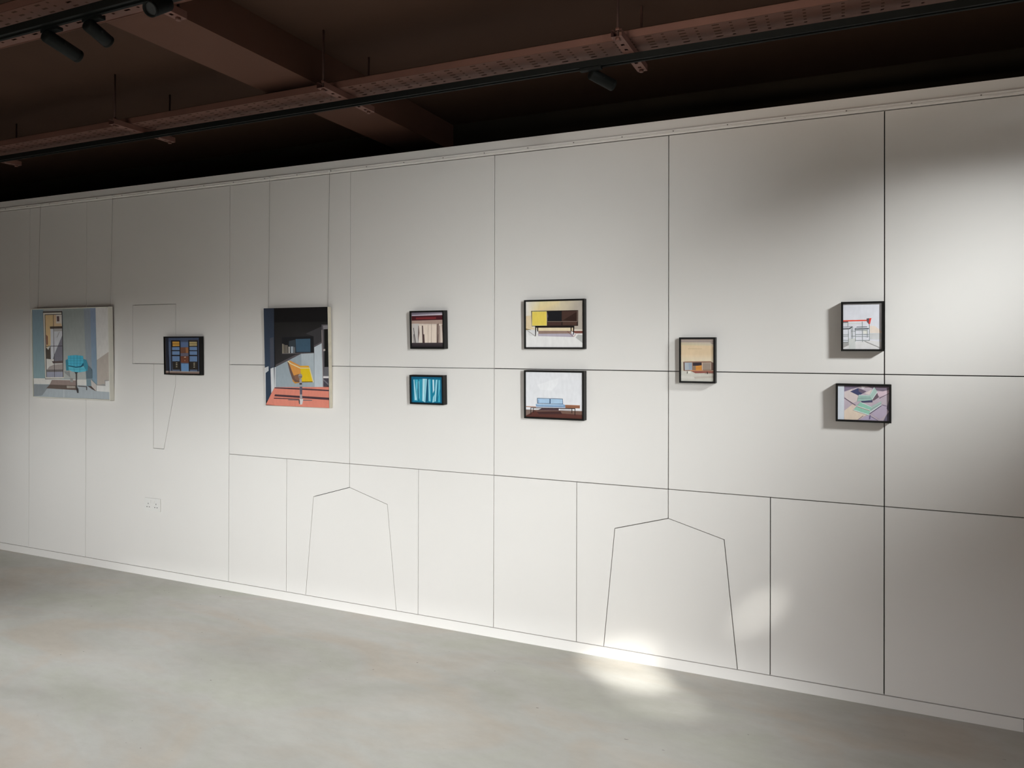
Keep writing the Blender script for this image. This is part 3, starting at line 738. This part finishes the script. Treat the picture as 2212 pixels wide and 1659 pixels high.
def cable_tray(y0, x0, x1, label):
    t = empty('cable_tray', (0, y0, TZ))
    tag(t, label, 'cable tray', 'perforated cable trays under the ceiling')
    obj('base_plate', tray_plate(x0, x1), M_TRAY, t)
    for a, b in ((0.0, 0.0015), (TRAY_W - 0.0015, TRAY_W)):
        lip = (a, a + 0.010) if a == 0.0 else (b - 0.010, b)
        obj('side_flange', box_mesh('side_flange', [(x0, x1, a, b, 0.0, FL_H), (x0, x1, lip[0], lip[1], FL_H - 0.0015, FL_H)]), M_TRAY, t)
    return t


def strut_mesh(length):
    """U-shaped channel, open side up, slotted underneath"""
    w, h = 0.041, 0.026
    ys = [0.0]
    y = 0.030
    while y < length - 0.03:
        ys += [y, y + 0.014]
        y += 0.050
    ys.append(length)
    xs = [-w / 2, -0.0065, 0.0065, w / 2]
    verts = [(a, b, 0.0) for a in xs for b in ys]
    ny = len(ys)
    faces = []
    for i in range(3):
        for j in range(ny - 1):
            if i == 1 and j % 2 == 1:
                continue
            faces.append((i * ny + j, i * ny + j + 1, (i + 1) * ny + j + 1, (i + 1) * ny + j))
    for x in (-w / 2, w / 2):
        k = len(verts)
        verts += [(x, 0, 0), (x, length, 0), (x, length, h), (x, 0, h)]
        faces.append((k, k + 1, k + 2, k + 3))
        s = 0.009 if x < 0 else -0.009
        k = len(verts)
        verts += [(x, 0, h), (x, length, h), (x + s, length, h), (x + s, 0, h)]
        faces.append((k, k + 1, k + 2, k + 3))
    m = bpy.data.meshes.new('strut_channel')
    m.from_pydata(verts, [], faces)
    m.materials.append(M_STRUT)
    return m


L_STRUT = 0.386
STRUT = strut_mesh(L_STRUT)
ROD = None


def hanger(x, y0, label, rods=(0.020, 0.366)):
    t = empty('strut_hanger', (x, y0, TZ - 0.028))
    tag(t, label, 'bracket', 'slotted strut hangers carrying the cable trays')
    obj('strut_channel', STRUT, None, t)
    for ry in rods:
        top = CEIL - (TZ - 0.028)
        if BEAM_X0 < x < BEAM_X1:
            top = SOFFIT - (TZ - 0.028)
        r = obj('threaded_rod', lathe_mesh('threaded_rod', (0, ry, -0.006), (0, ry, top), [(0, 0.005), (1, 0.005)], 8), M_ROD, t)
        obj('nut', lathe_mesh('nut', (0, ry, -0.010), (0, ry, 0.0), [(0, 0.0095), (1, 0.0095)], 6), M_TRAY, r)
        obj('nut', lathe_mesh('nut', (0, ry, 0.027), (0, ry, 0.037), [(0, 0.0095), (1, 0.0095)], 6), M_TRAY, r)
    return t


def track(y0, x0, x1, label):
    t = empty('lighting_track', (0, y0, TB))
    tag(t, label, 'track', 'black lighting tracks under the cable trays')
    w, h = 0.036, TRACK_H
    obj('track_housing', box_mesh('track_housing', [(x0, x1, 0, 0.011, 0, h), (x0, x1, w - 0.011, w, 0, h), (x0, x1, 0.011, w - 0.011, 0.014, h)], 0.0006), M_BLACK, t)
    for yy in (0.0125, w - 0.0145):
        obj('conductor_strip', box_mesh('conductor_strip', [(x0, x1, yy, yy + 0.002, 0.006, 0.014)]), M_BLACK, t)
    return t


def spotlight(tip_track, a, b, r, label):
    """cylinder spotlight: track adapter, swivel stem, body from a (rear) to b (lamp end), recessed lens"""
    t = empty('track_spotlight', tip_track)
    tag(t, label, 'spotlight', 'black cylinder spotlights on the lighting tracks')
    o = Vector(tip_track)
    a, b = Vector(a) - o, Vector(b) - o
    d = b - a
    L = d.length
    obj('track_adapter', box_mesh('track_adapter', [(-0.045, 0.045, -0.012, 0.012, -0.012, 0.0)], 0.002), M_BLACK, t)
    joint = a + d * 0.16
    obj('swivel_stem', lathe_mesh('swivel_stem', (joint.x, joint.y, -0.010), joint, [(0, 0.009), (0.5, 0.007), (1, 0.007)], 12), M_BLACK, t)
    body = obj('lamp_body', lathe_mesh('lamp_body', a, b, [(0, r * 0.55), (0.02, r * 0.9), (0.06, r), (0.90, r), (0.905, r * 0.96), (0.915, r), (0.985, r), (1.0, r * 0.96),
                                                       (1.0, r * 0.84), (0.90, r * 0.78)], 28), M_BLACK, t)
    obj('lens', lathe_mesh('lens', a + d * 0.885, a + d * 0.912, [(0, r * 0.76), (1, r * 0.76)], 24), M_LENS, body)
    side = d.normalized().cross(Vector((0, 0, 1))).normalized()
    obj('lock_screw', lathe_mesh('lock_screw', a + d * 0.45 + side * r * 0.9, a + d * 0.45 + side * (r + 0.006), [(0, 0.004), (1, 0.004)], 8), M_BLACK, body)
    return t


TX0, TX1 = LEFT_X + 0.05, RIGHT_X - 0.02
cable_tray(3.065 * K, TX0, TX1, 'brown perforated cable tray running the length of the panelled wall')
cable_tray(1.840 * K, TX0, TX1, 'brown perforated cable tray nearest the camera in the upper left corner')
for x, place in ((-5.33, 'leftmost, above the blue armchair painting'), (-3.845, 'left of the ceiling beam'),
                 (-2.366, 'crossing the ceiling beam'), (-0.872, 'right beside the lone spotlight')):
    hanger(x * K, 2.955 * K, 'slotted strut bracket under the long tray, ' + place)
hanger(-2.366 * K, 1.70 * K, 'slotted strut bracket under the near tray at upper left, by the end-on spotlight')
track(3.150 * K, TX0, TX1, 'black lighting track under the long tray along the wall')
track(1.882 * K, TX0, TX1, 'black lighting track under the near tray at upper left')


def over(x, y, z):
    return (x * K, y * K, EYE + z * K)


def hang_spot(x, y, a, b, r, label):
    spotlight((x * K, y * K, TB), over(*a), over(*b), r * K, label)


hang_spot(-1.050, 3.168, (-1.060, 3.189, 1.225), (-0.983, 3.288, 1.190), 0.026,
          'lone black cylinder spotlight hanging from the long track above the wall')
hang_spot(-2.845, 1.926, (-2.857, 1.905, 1.213), (-2.862, 2.053, 1.178), 0.027,
          'leftmost black spotlight on the near track, longest seen from the side')
hang_spot(-2.605, 1.926, (-2.614, 1.904, 1.213), (-2.620, 2.003, 1.178), 0.026,
          'middle black spotlight on the near track, left of the beam')
hang_spot(-2.195, 1.926, (-2.198, 1.908, 1.213), (-2.179, 1.818, 1.150), 0.027,
          'black spotlight at top edge turned end-on towards the camera')
